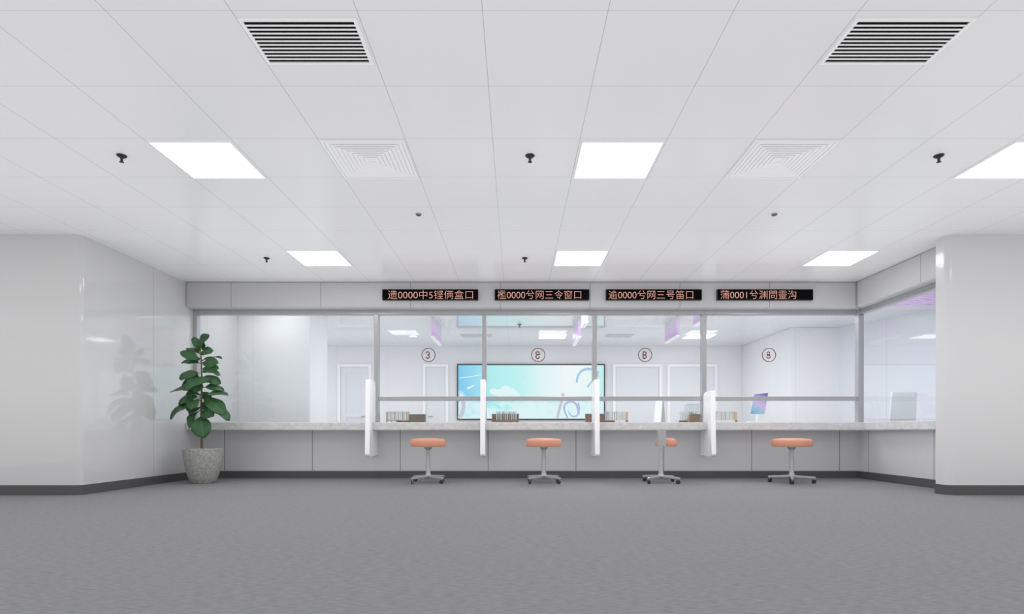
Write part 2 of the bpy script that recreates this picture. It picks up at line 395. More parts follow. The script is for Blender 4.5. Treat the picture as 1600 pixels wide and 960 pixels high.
# privacy partitions: notched round the worktop
pl = ['white privacy partition nearest the plant, left of the first window number', 'white privacy partition seen edge on, left of the second stool',
      'white privacy partition between the second and third stools', 'shortest white privacy partition, between the third and fourth stools']
for k, x in enumerate([-1.952, -.437, 1.072, 2.60]):
    top = 1.336 if k < 3 else 1.19
    pts = [(7.555, .36)] + arc(7.575 + .03, .345, .045, 180, 270, 5) + [(AY - .014, .318), (AY - .014, .1 + .22)]
    prof = [(7.555, .35)] + arc(7.60, .363, .045, 180, 270, 5) + [(AY - .001, .318), (AY - .001, CT0 - .001), (7.719, CT0 - .001), (7.719, CT1 + .001), (GY - .012, CT1 + .001), (GY - .012, top - .10)] \
        + arc(GY - .012 - .09, top - .10, .09, 0, 80, 6) + [(7.62, top)] + arc(7.62, top - .03, .03, 95, 160, 4)
    o = MB().prism(prof, 'X', x - .031, x + .031).build('privacy_partition', M['white'], bevel=.012, seg=3)
    tag(o, pl[k], 'partition', 'privacy partitions along the counter')

# ---------------------------------------------------------------- stools
def stool(cx, cy, rot, label, seat_r=.222, seat_dx=0.0, bracket=False):
    t = thing('rolling_stool', label, 'stool', (cx, cy, 0), 'rolling stools at the counter', local=True)
    z0, z1 = .458, .565
    if bracket:
        sm = MB().lathe([(.02, z0), (seat_r - .012, z0), (seat_r, z0 + .015), (seat_r, z1 - .05), (seat_r - .012, z1 - .02), (seat_r - .05, z1 - .004), (.02, z1)], seat_dx, .12, 0, 40)
    else:
        sm = MB().lathe([(.02, z0), (seat_r - .008, z0), (seat_r, z0 + .012), (seat_r, z1 - .034), (seat_r - .006, z1 - .022), (seat_r - .03, z1 - .011), (seat_r * .5, z1 - .002), (.02, z1)], 0, 0, 0, 48)
    sm.build('seat', M['orange'], t, smooth=True)
    if not bracket:
        MB().lathe([(.026, z0 - .042), (.036, z0 - .034), (.05, z0 - .014), (.054, z0)], 0, 0, 0, 24).build('hub', M['steel'], t, smooth=True)
    MB().lathe([(.05, .084), (.038, .096), (.029, .13), (.0265, z0 - .03)], 0, 0, 0, 24).build('column', M['steel'], t, smooth=True)
    if bracket:
        MB().box(-.045, .058, -.03, .035, z0, CT0 - .004).build('bracket', M['steel'], t, bevel=.003)
    for k in range(4):
        a = math.radians(rot + 90 * k); ca, sa = math.cos(a), math.sin(a)
        Rm = Matrix.Rotation(a, 4, 'Z'); L = .255
        m = MB(); m.prism([(.0, .068), (.0, .098), (.05, .098), (L, .084), (L + .018, .078), (L + .018, .062), (L - .03, .06)], 'Y', -.017, .017)
        m.bm.transform(Rm); arm = m.build('base_arm', M['steel'], t, bevel=.005)
        cw = MB(); cw.tube([(0, 0, .064), (0, 0, .042)], .006)
        cw.bm.transform(Matrix.Translation((L * ca, L * sa, 0))); cw.build('caster_stem', M['steel'], arm)
        wa = a + 0.9
        wh = MB()
        for sgn in (-1, 1): wh.tube([(0, sgn * .004, 0), (0, sgn * .007, 0), (0, sgn * .014, 0)], .025, 16)
        wh.bm.transform(Matrix.Translation((L * ca - .008 * math.cos(wa), L * sa - .008 * math.sin(wa), .0255)) @ Matrix.Rotation(wa, 4, 'Z'))
        wh.build('caster_wheel', M['rubber'], arm, smooth=True)
    return t
stool(-1.105, 7.25, 50, 'orange rolling stool at the window numbered 3, nearest the plant')
stool(.352, 7.25, 45, 'orange rolling stool in front of the blue video wall')
stool(1.828, 7.25, 42, 'rolling stool with small orange seat half hidden behind a grey bracket', seat_r=.137, seat_dx=.095, bracket=True)
stool(3.475, 7.25, 66, 'orange rolling stool farthest right, in the bay with no partition beyond it', seat_r=.238)

# ---------------------------------------------------------------- number displays above the windows
signs = [(597, 747, '遗0000', '中5铿俩盒口', 606, 739), (773, 921, '襤0000', '兮网三令窗口', 777, 908), (947, 1097, '逾0000', '兮网三号笛口', 951, 1083), (1121, 1271, '蒲0001', '兮渊問靈沟', 1126, 1244)]
sl = ['black number display with glowing red characters above the window numbered 3', 'black number display above the left half of the video wall, second from the plant',
      'black number display over the bay of the half hidden stool', 'black number display reading 0001, farthest right on the bulkhead']
for k, (a, b, s1, s2, tx0, tx1) in enumerate(signs):
    Y = FY - .045
    x0, x1 = X_(a, Y), X_(b, Y); z0, z1 = Z_(469, Y), Z_(452, Y)
    t = thing('number_display', sl[k], 'sign', ((x0 + x1) / 2, FY, z0), 'number displays on the bulkhead')
    MB().box(x0, x1, Y + .004, FY + .002, z0, z1).build('housing', M['dark'], t, bevel=.004)
    MB().box(x0 + .004, x1 - .004, Y, Y + .006, z0 + .004, z1 - .004).build('screen', M['signface'], t)
    fit_text('lettering', s1 + s2, M['led'], t, X_(tx0, Y), X_(tx1, Y), Z_(467.5, Y), Z_(454, Y), Y - .001, -.012)

# ---------------------------------------------------------------- window numbers on the glass
gy = GY + .038
nl = ['brown ringed number 3 sticker on the first railed window from the plant', 'brown ringed figure with a broken lower loop, above the video wall',
      'brown ringed figure shaped like a B, right of the video wall', 'brown ringed figure 8 above the iridescent tablet']
for k, (px, py) in enumerate(((669.5, 555), (841, 555), (1008, 555), (1201.5, 555))):
    c = at(px, py, gy); R = .092
    t = thing('window_number', nl[k], 'sign', c, 'window numbers on the glass')
    ring = [(c.x + R * math.cos(2 * PI * i / 48), c.z + R * math.sin(2 * PI * i / 48)) for i in range(48)]
    m = MB()
    vs = []
    for dr, dy in ((-.005, 0), (.005, 0), (.005, -.003), (-.005, -.003)):
        vs.append([m.bm.verts.new((c.x + (R + dr) * math.cos(2 * PI * i / 48), gy + dy, c.z + (R + dr) * math.sin(2 * PI * i / 48))) for i in range(48)])
    for q in range(4):
        A, B = vs[q], vs[(q + 1) % 4]
        for i in range(48): m.bm.faces.new((A[i], A[(i + 1) % 48], B[(i + 1) % 48], B[i]))
    m.build('ring', M['brown'], t)
    hw, hh = .023, .045; dx = -.008
    strokes = {
        0: [[(-1, .55), (-.7, .9), (-.1, 1), (.6, .9), (.9, .6), (.75, .25), (-.1, .02)], [(-.1, .02), (.8, -.2), (.95, -.6), (.6, -.93), (-.1, -1), (-.7, -.9), (-1, -.55)]],
        1: [[(1, .05), (.75, .15), (-.4, .1), (-.9, .35), (-1, .85), (-.6, 1), (.3, 1), (.8, .8), (1, .05)], [(-.4, .1), (-.9, -.15), (-1, -.8), (-.6, -1), (.6, -1), (.9, -.8), (.9, -.4)]],
        2: [[(-.9, -1), (-.9, 1)], [(-.9, 1), (.3, 1), (.8, .8), (.85, .4), (.4, .06), (-.9, .04)], [(.4, .06), (.95, -.25), (.95, -.7), (.5, -1), (-.9, -1)]],
        3: [[(0, .05), (.75, .3), (.75, .8), (0, 1), (-.75, .8), (-.75, .3), (0, .05)], [(0, .05), (.95, -.25), (.95, -.75), (0, -1), (-.95, -.75), (-.95, -.25), (0, .05)]]}[k]
    m = MB()
    for seq in strokes: m.tube([(c.x + dx + u * hw, gy - .004, c.z - .002 + v * hh) for u, v in seq], .008, 8)
    m.build('numeral', M['brown'], t)

# ---------------------------------------------------------------- ceiling fittings
def ceiling_light(x, y, label, m, s=.285):
    t = thing('ceiling_light', label, 'light', (x, y, H), 'square ceiling light panels', local=True)
    f = MB(); w = .008
    for a in ((-s, s, -s, -s + w), (-s, s, s - w, s), (-s, -s + w, -s + w, s - w), (s - w, s, -s + w, s - w)): f.box(a[0], a[1], a[2], a[3], -.012, -.0005)
    f.build('frame', M['white'], t)
    MB().box(-s + w, s - w, -s + w, s - w, -.009, -.001).build('diffuser', m, t)
    return t
lx = [-2.26, .741, 3.742]
fl = ['bright ceiling light panel nearest the left sprinkler in the front row', 'bright ceiling light panel in the middle of the front row', 'bright ceiling light panel cut off by the right picture edge']
bl = ['bright ceiling light panel near the left end of the row by the bulkhead', 'bright ceiling light panel in the middle of the row by the bulkhead', 'bright ceiling light panel at the right end of the row by the bulkhead']
for x, a, b in zip(lx, fl, bl):
    ceiling_light(x, 4.262, a, M['lamp']); ceiling_light(x, 6.66, b, M['lamp'])
for x, y, l in ((.741, 9.62, 'staff room ceiling light cut off by the window head above the video wall'), (-2.29, 9.62, 'staff room ceiling light cut off at the window head beside the first post'),
                (3.79, 9.62, 'staff room ceiling light cut off by the window head, upper right'), (.77, 12.1, 'staff room ceiling light panel fully seen above the video wall'),
                (-3.75, 8.62, 'added staff room fill light unseen behind the bulkhead, over the left pane'), (.77, 8.62, 'added staff room fill light hidden behind the bulkhead, over the middle'), (3.79, 8.62, 'added staff room fill light hidden behind the bulkhead, over the right bay'),  # these three lamps are added out of view to brighten the staff room
                (3.85, 12.1, 'staff room ceiling light panel crossed by the fourth window post')):
    ceiling_light(x, y, l, M['lamp_in'] if y > 9 else M['fill_lamp_soft'] if x < 0 else M['fill_lamp_strong'])
t = thing('downlight', 'small square warm downlight in the staff room ceiling, upper left', 'light', (-2.15, 12.05, H), local=True)
f = MB()
for a in ((-.1, .1, -.1, -.06), (-.1, .1, .06, .1), (-.1, -.06, -.06, .06), (.06, .1, -.06, .06)): f.box(a[0], a[1], a[2], a[3], -.015, -.0005)
f.build('frame', M['white'], t); MB().lathe([(.055, -.008), (.055, -.001)], n=20).build('lens', M['spot'], t)

def grille(x0, x1, y0, y1, label):
    t = thing('air_grille', label, 'vent', ((x0 + x1) / 2, (y0 + y1) / 2, H), 'black slotted air grilles')
    w = .018; f = MB()
    for a in ((x0, x1, y0, y0 + w), (x0, x1, y1 - w, y1), (x0, x0 + w, y0 + w, y1 - w), (x1 - w, x1, y0 + w, y1 - w)): f.box(a[0], a[1], a[2], a[3], H - .010, H - .0005)
    f.build('frame', M['slat'], t)
    MB().box(x0 + w, x1 - w, y0 + w, y1 - w, H - .004, H - .001).build('backing', M['black'], t)
    n = 11; p = (y1 - y0 - 2 * w) / n
    for i in range(n - 1):
        yc = y0 + w + p * (i + 1)
        s = MB().box(x0 + w, x1 - w, yc - p * .19, yc + p * .19, -.001, .001)
        bmesh.ops.transform(s.bm, matrix=Matrix.Translation((0, 0, H - .0075)), verts=s.bm.verts)
        s.build('slat', M['slat'], t)
grille(-1.352, -.775, 2.793, 3.14, 'black slotted air grille at the upper left of the ceiling')
grille(1.655, 2.24, 2.793, 3.14, 'black slotted air grille at the upper right of the ceiling')

def diffuser(x, y, label):
    t = thing('air_diffuser', label, 'vent', (x, y, H), 'square louvred air diffusers', local=True)
    s = .29
    def ring(a, b, za, zb, th=.002):
        m = MB(); o = [(-a, -a), (a, -a), (a, a), (-a, a)]; i_ = [(-b, -b), (b, -b), (b, b), (-b, b)]
        A = [m.bm.verts.new((u, v, za)) for u, v in o]; B = [m.bm.verts.new((u, v, zb)) for u, v in i_]
        A2 = [m.bm.verts.new((u, v, za + th)) for u, v in o]; B2 = [m.bm.verts.new((u, v, zb + th)) for u, v in i_]
        for k in range(4):
            j = (k + 1) % 4
            m.bm.faces.new((A[k], A[j], B[j], B[k])); m.bm.faces.new((A2[k], A2[j], B2[j], B2[k]))
            m.bm.faces.new((A[k], A[j], A2[j], A2[k])); m.bm.faces.new((B[k], B[j], B2[j], B2[k]))
        return m
    ring(s, s - .016, -.014, -.014, .013).build('frame', M['slat'], t)
    MB().box(-s + .016, s - .016, -s + .016, s - .016, -.008, -.001).build('back_plate', M['slat'], t)
    for k in range(8):
        a = .268 - k * .031
        ring(a, a - .024, -.0125, -.0105, .0015).build('louvre', M['white'], t)
diffuser(-1.06, 4.248, 'white square louvred air diffuser left of the middle ceiling light')
diffuser(1.94, 4.248, 'white square louvred air diffuser right of the middle ceiling light')

def sprinkler(x, y, label, s=1.0, m=None):
    m = m or M['dark']
    t = thing('sprinkler', label, 'sprinkler', (x, y, H), 'ceiling sprinklers', local=True)
    MB().lathe([(.012 * s, -.016 * s), (.026 * s, -.012 * s), (.034 * s, -.004 * s), (.034 * s, -.0005)], n=24).build('rosette', m, t, smooth=True)
    MB().lathe([(.008 * s, -.045 * s), (.009 * s, -.03 * s), (.013 * s, -.015 * s)], n=12).build('nozzle', m, t, smooth=True)
    MB().lathe([(.014 * s, -.05 * s), (.016 * s, -.047 * s), (.008 * s, -.04 * s)], n=16).build('deflector', m, t, smooth=True)
sprinkler(-2.87, 4.19, 'dark ceiling sprinkler at left, beside the left front light')
sprinkler(.103, 4.19, 'dark ceiling sprinkler left of the middle front light')
sprinkler(3.08, 4.19, 'dark ceiling sprinkler at right, beside the light cut off by the edge')
sprinkler(-2.885, 6.66, 'dark ceiling sprinkler left of the left light by the bulkhead')
sprinkler(.104, 6.66, 'dark ceiling sprinkler left of the middle light by the bulkhead')
sprinkler(.07, 10.77, 'pale grey staff room sprinkler, nearer of the pair above the video wall', 1.2, M['midgrey'])
for x, l in ((-.90, 'small flat grey ceiling sensor below the left air diffuser'), (2.39, 'small flat grey ceiling sensor below the right air diffuser')):
    t = thing('ceiling_sensor', l, 'sensor', (x, 5.32, H), 'flat ceiling sensors', local=True)
    MB().lathe([(.02, -.014), (.024, -.011), (.027, -.003), (.027, -.0005)], n=24).build('cover', M['midgrey'], t, smooth=True)
    MB().lathe([(.008, -.017), (.01, -.014)], n=16).build('lens', M['dark'], t)

# staff room: slot vents, hanging lavender signs, added panel for the purple ceiling reflection
for x0, x1, l in ((-1.16, -.5, 'grey slot vent in the staff room ceiling, left of the middle light'), (1.87, 2.45, 'grey slot vent in the staff room ceiling, right of the middle light')):
    t = thing('slot_vent', l, 'vent', ((x0 + x1) / 2, 12.05, H), 'staff room slot vents')
    f = MB()
    for a in ((x0, x1, 11.88, 11.9), (x0, x1, 12.2, 12.22), (x0, x0 + .02, 11.9, 12.2), (x1 - .02, x1, 11.9, 12.2)): f.box(*a, H - .012, H - .0005)
    f.build('frame', M['ventgrey'], t); MB().box(x0 + .02, x1 - .02, 11.9, 12.2, H - .005, H - .001).build('backing', M['ventgrey'], t)
    for i in range(5): MB().box(x0 + .02, x1 - .02, 11.94 + i * .05, 11.965 + i * .05, H - .011, H - .007).build('slat', M['ventgrey'], t)
for x, y0, y1, l in ((-1.46, 10.1, 11.1, 'lavender hanging sign panel above the window numbered 3'), (1.12, 10.1, 11.1, 'lavender hanging sign panel over the right part of the video wall'),
                     (2.82, 10.0, 10.8, 'lavender hanging sign panel left of the fourth window post'), (1.07, 8.75, 9.2, 'nearer lavender hanging sign panel beside the third window post'),
                     (2.83, 8.6, 9.1, 'nearer lavender hanging sign panel just right of the fourth post')):
    t = thing('hanging_sign', l, 'sign', (x, (y0 + y1) / 2, H), 'lavender hanging signs in the staff room')
    zb = 2.30
    MB().box(x - .025, x + .025, y0, y1, zb + .03, H - .001).build('panel', M['lilac'], t)
    MB().box(x - .03, x + .03, y0 - .005, y1 + .005, zb, zb + .03).build('bottom_trim', M['white'], t)
bm = MB(); nx, ny = 60, 24
grid = [[bm.bm.verts.new((5.0 + i * 1.9 / nx, 7.4 + j * 1.65 / ny, H - .03 + .012 * math.sin(j * 2.1 + 1.4 * math.sin(i * .55)))) for j in range(ny + 1)] for i in range(nx + 1)]
for i in range(nx):
    for j in range(ny): bm.bm.faces.new((grid[i][j], grid[i + 1][j], grid[i + 1][j + 1], grid[i][j + 1]))
top = [bm.bm.verts.new(p) for p in ((5.0, 7.4, H - .001), (6.9, 7.4, H - .001), (6.9, 9.05, H - .001), (5.0, 9.05, H - .001))]
bm.bm.faces.new(top)
for seq, (p, q) in (([grid[i][0] for i in range(nx + 1)], (0, 1)), ([grid[i][ny] for i in range(nx + 1)], (3, 2)), (grid[0], (0, 3)), (grid[nx], (1, 2))):
    bm.bm.faces.new(list(seq) + [top[q], top[p]])
o = bm.build('purple_reflection_panel', M['purple_reflection'], smooth=True)  # added sheet that stands in for a purple reflection on the ceiling
tag(o, 'added rippled panel standing for a purple ceiling reflection, through the side window, upper right', 'panel')

# ---------------------------------------------------------------- video wall
def uv_quad(name, m, parent, pts):
    me = bpy.data.meshes.new(name); me.from_pydata([tuple(p) for p in pts], [], [(0, 1, 2, 3)])
    uvl = me.uv_layers.new()
    for i, c in enumerate(((0, 0), (1, 0), (1, 1), (0, 1))): uvl.data[i].uv = c
    me.materials.append(m); o = bpy.data.objects.new(name, me); C.objects.link(o); o.parent = parent
    if parent.get('_w'): o.matrix_parent_inverse = Matrix.Translation(-Vector(parent['_w']))
    return o
SY = BACK - .07
x0, x1, z0, z1 = X_(716, SY), X_(943.5, SY), Z_(654.5, SY), Z_(571, SY)
t = thing('video_wall', 'wide blue sky video wall on the far wall of the staff room', 'screen', ((x0 + x1) / 2, BACK, z0))
MB().box(x0 - .03, x1 + .03, SY + .003, BACK - .001, z0 - .03, z1 + .03).build('housing', M['dark'], t)
uv_quad('screen', M['screen'], t, ((x0, SY, z0), (x1, SY, z0), (x1, SY, z1), (x0, SY, z1)))
def ribbon(pts, w0, w1, m, name='curl_graphic'):
    """flat band of the picture on the screen; pts in photo pixels"""
    q = [Vector((X_(px, SY), 0, Z_(py, SY))) for px, py in pts]
    # Catmull-Rom smoothing
    sm = []
    for i in range(len(q) - 1):
        p0, p1, p2, p3 = q[max(i - 1, 0)], q[i], q[i + 1], q[min(i + 2, len(q) - 1)]
        for k in range(6):
            s = k / 6
            sm.append(.5 * ((2 * p1) + (p2 - p0) * s + (2 * p0 - 5 * p1 + 4 * p2 - p3) * s * s + (3 * p1 - p0 - 3 * p2 + p3) * s ** 3))
    sm.append(q[-1]); b = MB(); n = len(sm); L, Rr = [], []
    for i, p in enumerate(sm):
        d = (sm[min(i + 1, n - 1)] - sm[max(i - 1, 0)]).normalized(); nn = Vector((-d.z, 0, d.x))
        w = 1.25 * (w0 + (w1 - w0) * i / (n - 1)) / 2 / F * SY
        L.append(b.bm.verts.new(p + nn * w + Vector((0, SY - .002, 0)))); Rr.append(b.bm.verts.new(p - nn * w + Vector((0, SY - .002, 0))))
    for i in range(n - 1): b.bm.faces.new((L[i], L[i + 1], Rr[i + 1], Rr[i]))
    return b.build(name, m, t)
ribbon([(901, 598), (903, 588), (909, 580), (917, 577), (925, 577.5)], 2.5, 3.5, M['curl'])
ribbon([(933, 590), (934, 584), (935, 580)], 3, 2, M['curl'])
ribbon([(918, 605.5), (921, 601), (925, 596)], 2.5, 1.5, M['curl'])
ribbon([(871, 654), (874, 640), (878, 626), (880, 615)], 3, 4, M['curl3'])
ribbon([(887, 654), (882, 642), (882, 634), (887, 629), (894, 628), (900, 632), (903, 639), (904, 646)], 2.2, 3, M['curl2'])
ribbon([(905, 645), (901, 650), (895, 651), (890, 647), (888, 643)], 2.6, 1.5, M['curl'])
ribbon([(903, 630), (905.5, 637), (904.5, 644)], 2, 1, M['curl2'])
ribbon([(717.5, 654), (722, 646), (724, 637), (724, 627)], 5, 5, M['curl3'])
ribbon([(718, 591), (735, 589), (751, 586)], .8, 1.2, M['cloud'], 'streak_graphic')
ribbon([(730, 607.5), (737, 604.5), (741, 602)], 2.5, 1.2, M['cloud'], 'cloud_graphic')
def blob(cx, cy, rr):
    b = MB(); vs = [b.bm.verts.new((X_(cx + rr * math.cos(2 * PI * i / 24), SY), SY - .0015 - rr * 1e-5, Z_(cy + .8 * rr * math.sin(2 * PI * i / 24), SY))) for i in range(24)]
    b.bm.faces.new(vs); b.build('cloud_graphic', M['cloud'], t)
for c in ((771, 612, 6), (780, 614, 7), (790, 610, 8.5), (800, 613, 7), (807, 618, 6), (817, 600, 1.5)): blob(*c)

# ---------------------------------------------------------------- test tube racks on the counter (staff side)
RY = 8.17
S_ = RY / F
def rx(p): return X_(p, RY)
ORD = ['first', 'second', 'third', 'fourth', 'fifth', 'sixth', 'seventh', 'eighth', 'ninth', 'tenth', 'eleventh', 'twelfth']
TINT = {'tube_white': 'white', 'tube_blue': 'pale blue', 'tube_grey': 'grey', 'tube_cream': 'cream'}
tube_proto = {}
def test_tube(x, y, z, tint, label, group):
    if tint not in tube_proto:
        b = MB().lathe([(.003, 0), (.008, .002), (.009, .008), (.009, .118), (.0112, .12), (.0112, .126), (.008, .126)], n=14)
        o = b.build('test_tube', M[tint], smooth=True); tube_proto[tint] = o
    else:
        o = tube_proto[tint].copy(); C.objects.link(o)
    o.location = (x, y, z); tag(o, label, 'test tube', group)
def rack(name_label, short, a, b, tints, base, ends, group, back=None, tags=(), y=RY):
    """base: list of (px0, px1, material); ends: list of (px0, px1, py_top, material)"""
    t = thing('test_tube_rack', name_label, 'rack', (rx((a + b) / 2), y, CT1), 'test tube racks on the counter')
    for p0, p1, m in base: MB().box(rx(p0), rx(p1), y - .022, y + .022, CT1 + .0005, CT1 + .034).build('base', M[m], t, bevel=.002)
    for p0, p1, pt, m in ends: MB().box(rx(p0), rx(p1), y - .024, y + .024, CT1 + .0345, Z_(pt, y)).build('end_panel', M[m], t, bevel=.004)
    if back: MB().box(rx(back[0]), rx(back[1]), y + .026, y + .04, CT1 + .0005, Z_(back[2], y)).build('back_board', M[back[3]], t, bevel=.002)
    MB().box(rx(a), rx(b), y + .014, y + .02, CT1 + .13, CT1 + .142).build('rail', M['tube_white'], t)
    for p0, p1, m in tags: MB().box(rx(p0), rx(p1), y - .026, y - .0225, CT1 + .006, CT1 + .03).build('label_plate', M[m], t)
    n = len(tints)
    for i, tn in enumerate(tints):
        px = a + (b - a) * (i + .5) / n
        test_tube(rx(px), y, CT1 + .0345, tn, '%s glass tube, %s from the left in %s' % (TINT[tn], ORD[i], short), group)
W, B, G, K = 'tube_white', 'tube_blue', 'tube_grey', 'tube_cream'
rack('rack with two white label plates, nearest the plant', 'the rack nearest the plant', 606, 637, [W, B, W, G, W, K, W, G, W, K],
     [(604, 640, 'umber')], [(603.6, 605.6, 643.5, 'wood'), (637.4, 640, 643.5, 'wood')], 'tubes in the rack nearest the plant',
     tags=((606, 612, 'white'), (613, 619.5, 'white'), (621, 626, 'redbrown')))
rack('brown backed rack of tubes in front of the video wall', 'the brown backed rack', 774.5, 808, [W, B, W, G, K, W, G, W, B, W],
     [(768.5, 811, 'umber')], [(768.5, 770.5, 647, 'umber'), (809, 811, 647, 'umber')], 'tubes in the brown backed rack', back=(768.5, 811, 647, 'umber'))
rack('rack with one brown and one white base half, right of the video wall', 'the rack with a half brown base', 944, 976.5, [G, G, B, W, K, K, B, W, W, K, W],
     [(943.5, 960, 'redbrown'), (960.2, 977, 'white'), (977.2, 981, 'umber')], [(977.2, 981, 643.5, 'wood')], 'tubes in the half brown rack')
rack('rack half hidden behind a brown box beside the fourth post', 'the rack behind the brown box', 1063, 1090.5, [W, W, W, W, B, G, W, B],
     [(1062, 1090.5, 'umber')], [], 'tubes in the half hidden rack', y=RY + .03)
rack('rack with a white base, farthest right on the counter', 'the white based rack at right', 1117, 1147, [B, W, W, K, W, B, W, K, W, K],
     [(1115, 1148, 'white'), (1148.2, 1151.3, 'umber')], [(1147.6, 1151.3, 643.5, 'wood')], 'tubes in the white based rack')

def wooden_box(p0, p1, top, m, label, y, slope=0):
    a, b = X_(p0, y), X_(p1, y); z0 = CT1 + .001; z1 = Z_(top, y)
    t = thing('storage_box', label, 'box', ((a + b) / 2, y, CT1), 'brown boxes beside the tube racks')
    sl = slope / F * y
    MB().prism([(a, z0), (b, z0), (b, z1 - .02), (a + sl * .8, z1 - .02)], 'Y', y - .05, y + .05).build('body', M[m], t, bevel=.002)
    MB().prism([(a + sl * .8 - .001, z1 - .0195), (b + .001, z1 - .0195), (b + .001, z1), (a + sl - .001, z1)], 'Y', y - .052, y + .052).build('lid', M[m], t, bevel=.002)
wooden_box(641, 665, 647.8, 'taupe', 'flat taupe box beside the rack nearest the plant', RY + .02)
wooden_box(914.7, 943, 647, 'redbrown', 'red brown box behind the third partition', RY + .02)
wooden_box(1075, 1092, 647.5, 'umber', 'brown box with a slanted side in front of the half hidden rack', RY - .08, 3)

# clear plastic container behind the fourth rack
t = thing('plastic_container', 'clear plastic container standing behind the half hidden tube rack', 'container', (X_(1081, 8.35), 8.35, CT1))
a, b = X_(1071, 8.35), X_(1091, 8.35); z1 = Z_(633, 8.35)
MB().box(a, b, 8.29, 8.41, CT1 + .001, z1).build('body', M['clear'], t)
MB().box(a - .004, b + .004, 8.285, 8.415, z1 + .001, z1 + .022).build('lid', M['tube_white'], t, bevel=.003)

# iridescent tablet on a white stand
ty = 8.33
t = thing('desk_tablet', 'tilted tablet with a purple and cyan screen on a white stand', 'tablet', (X_(1187, ty), ty, CT1))
P = [at(1172.5, 647, ty - .02), at(1194.5, 647, ty - .02), at(1200, 614.5, ty + .06), at(1178, 616.5, ty + .06)]
nrm = (P[1] - P[0]).cross(P[3] - P[0]).normalized()
if nrm.y > 0: nrm = -nrm
uv_quad('screen', M['tablet'], t, [p + nrm * .003 for p in P])
b = MB(); c0 = sum(P, Vector()) / 4
fr = [b.bm.verts.new(p + (p - c0).normalized() * .01) for p in P]; bk = [b.bm.verts.new(p + (p - c0).normalized() * .01 - nrm * .018) for p in P]
b.bm.faces.new(fr); b.bm.faces.new(bk[::-1])
for i in range(4): b.bm.faces.new((fr[i], fr[(i + 1) % 4], bk[(i + 1) % 4], bk[i]))
b.build('casing', M['offwhite'], t, bevel=.003)
MB().tube([(X_(1187, ty), ty + .12, CT1 + .02), (X_(1188, ty), ty + .1, CT1 + .12), (X_(1187, ty), ty + .04, CT1 + .2)], .014).build('stand_arm', M['white'], t, smooth=True)
MB().box(X_(1174, ty), X_(1200, ty), ty - .0, ty + .2, CT1 + .001, CT1 + .02).build('stand_base', M['white'], t, bevel=.006)

# monitor seen almost edge on
my = 8.35
t = thing('desk_monitor', 'monitor seen nearly edge on, lavender white face and beige back', 'monitor', (X_(1030, my), my, CT1))
def q(px, py, y): return at(px, py, y)
zb = CT1 + .002
A = [Vector((X_(1021.5, my), my - .0, zb)), Vector((X_(1027.5, my), my - .16, zb))]
T = [q(1025, 622, my + .04), q(1035, 622, my - .12)]
b = MB(); th = Vector((.012, .006, 0))
f4 = [A[0], A[1], T[1], T[0]]
va = [b.bm.verts.new(p) for p in f4]; vb = [b.bm.verts.new(p + th) for p in f4]
b.bm.faces.new(va); b.bm.faces.new(vb[::-1])
for i in range(4): b.bm.faces.new((va[i], va[(i + 1) % 4], vb[(i + 1) % 4], vb[i]))
b.build('screen', mat('pale_screen', lin(214, 218, 246), .3, noise=.02, emit=.35), t)
b = MB(); s = th + Vector((.002, 0, 0))
f4 = [A[1] + s, Vector((X_(1036, my), my - .14, zb)), q(1036.5, 622, my - .12), T[1] + s]
va = [b.bm.verts.new(p) for p in f4]; vb = [b.bm.verts.new(p + Vector((0, .16, 0))) for p in f4]
b.bm.faces.new(va); b.bm.faces.new(vb[::-1])
for i in range(4): b.bm.faces.new((va[i], va[(i + 1) % 4], vb[(i + 1) % 4], vb[i]))
b.build('back_shell', mat('beige_shell', lin(196, 192, 178), .5, noise=.04), t)

# office chair behind the side window
cx, cy = 5.40, 8.28
t = thing('office_chair', 'pale grey office chair seen faintly through the side window', 'chair', (cx, cy, 0), local=True)
def pad(w0, w1, z0, z1, y0, lean, th):
    b = MB(); n = 8; Fv, Bv = [], []
    for j in range(n + 1):
        s = j / n; w = w0 + (w1 - w0) * s; z = z0 + (z1 - z0) * s; yy = y0 + lean * s
        Fv.append([b.bm.verts.new((w * (k / 6 - .5), yy + .03 * (1 - (k / 3 - 1) ** 2), z)) for k in range(7)])
        Bv.append([b.bm.verts.new((w * (k / 6 - .5), yy + th + .03 * (1 - (k / 3 - 1) ** 2), z)) for k in range(7)])
    for g_ in (Fv, Bv):
        for j in range(n):
            for k in range(6): b.bm.faces.new((g_[j][k], g_[j][k + 1], g_[j + 1][k + 1], g_[j + 1][k]))
    for j in range(n):
        b.bm.faces.new((Fv[j][0], Fv[j + 1][0], Bv[j + 1][0], Bv[j][0])); b.bm.faces.new((Fv[j][6], Fv[j + 1][6], Bv[j + 1][6], Bv[j][6]))
    for k in range(6):
        b.bm.faces.new((Fv[0][k], Fv[0][k + 1], Bv[0][k + 1], Bv[0][k])); b.bm.faces.new((Fv[n][k], Fv[n][k + 1], Bv[n][k + 1], Bv[n][k]))
    return b
chm = mat('pale_grey_upholstery', lin(226, 228, 232), .6, noise=.04)
pad(.38, .35, .62, 1.2, -.24, -.06, .04).build('backrest', chm, t, bevel=.012, smooth=True)
MB().box(-.23, .23, -.2, .24, .45, .52).build('seat', chm, t, bevel=.025, seg=3, smooth=True)
MB().tube([(0, -.05, .44), (0, -.24, .46), (0, -.2, .72)], .02).build('back_support', M['midgrey'], t, smooth=True)
MB().lathe([(.03, .1), (.03, .25), (.02, .26), (.02, .45)], n=16).build('column', M['steel'], t, smooth=True)
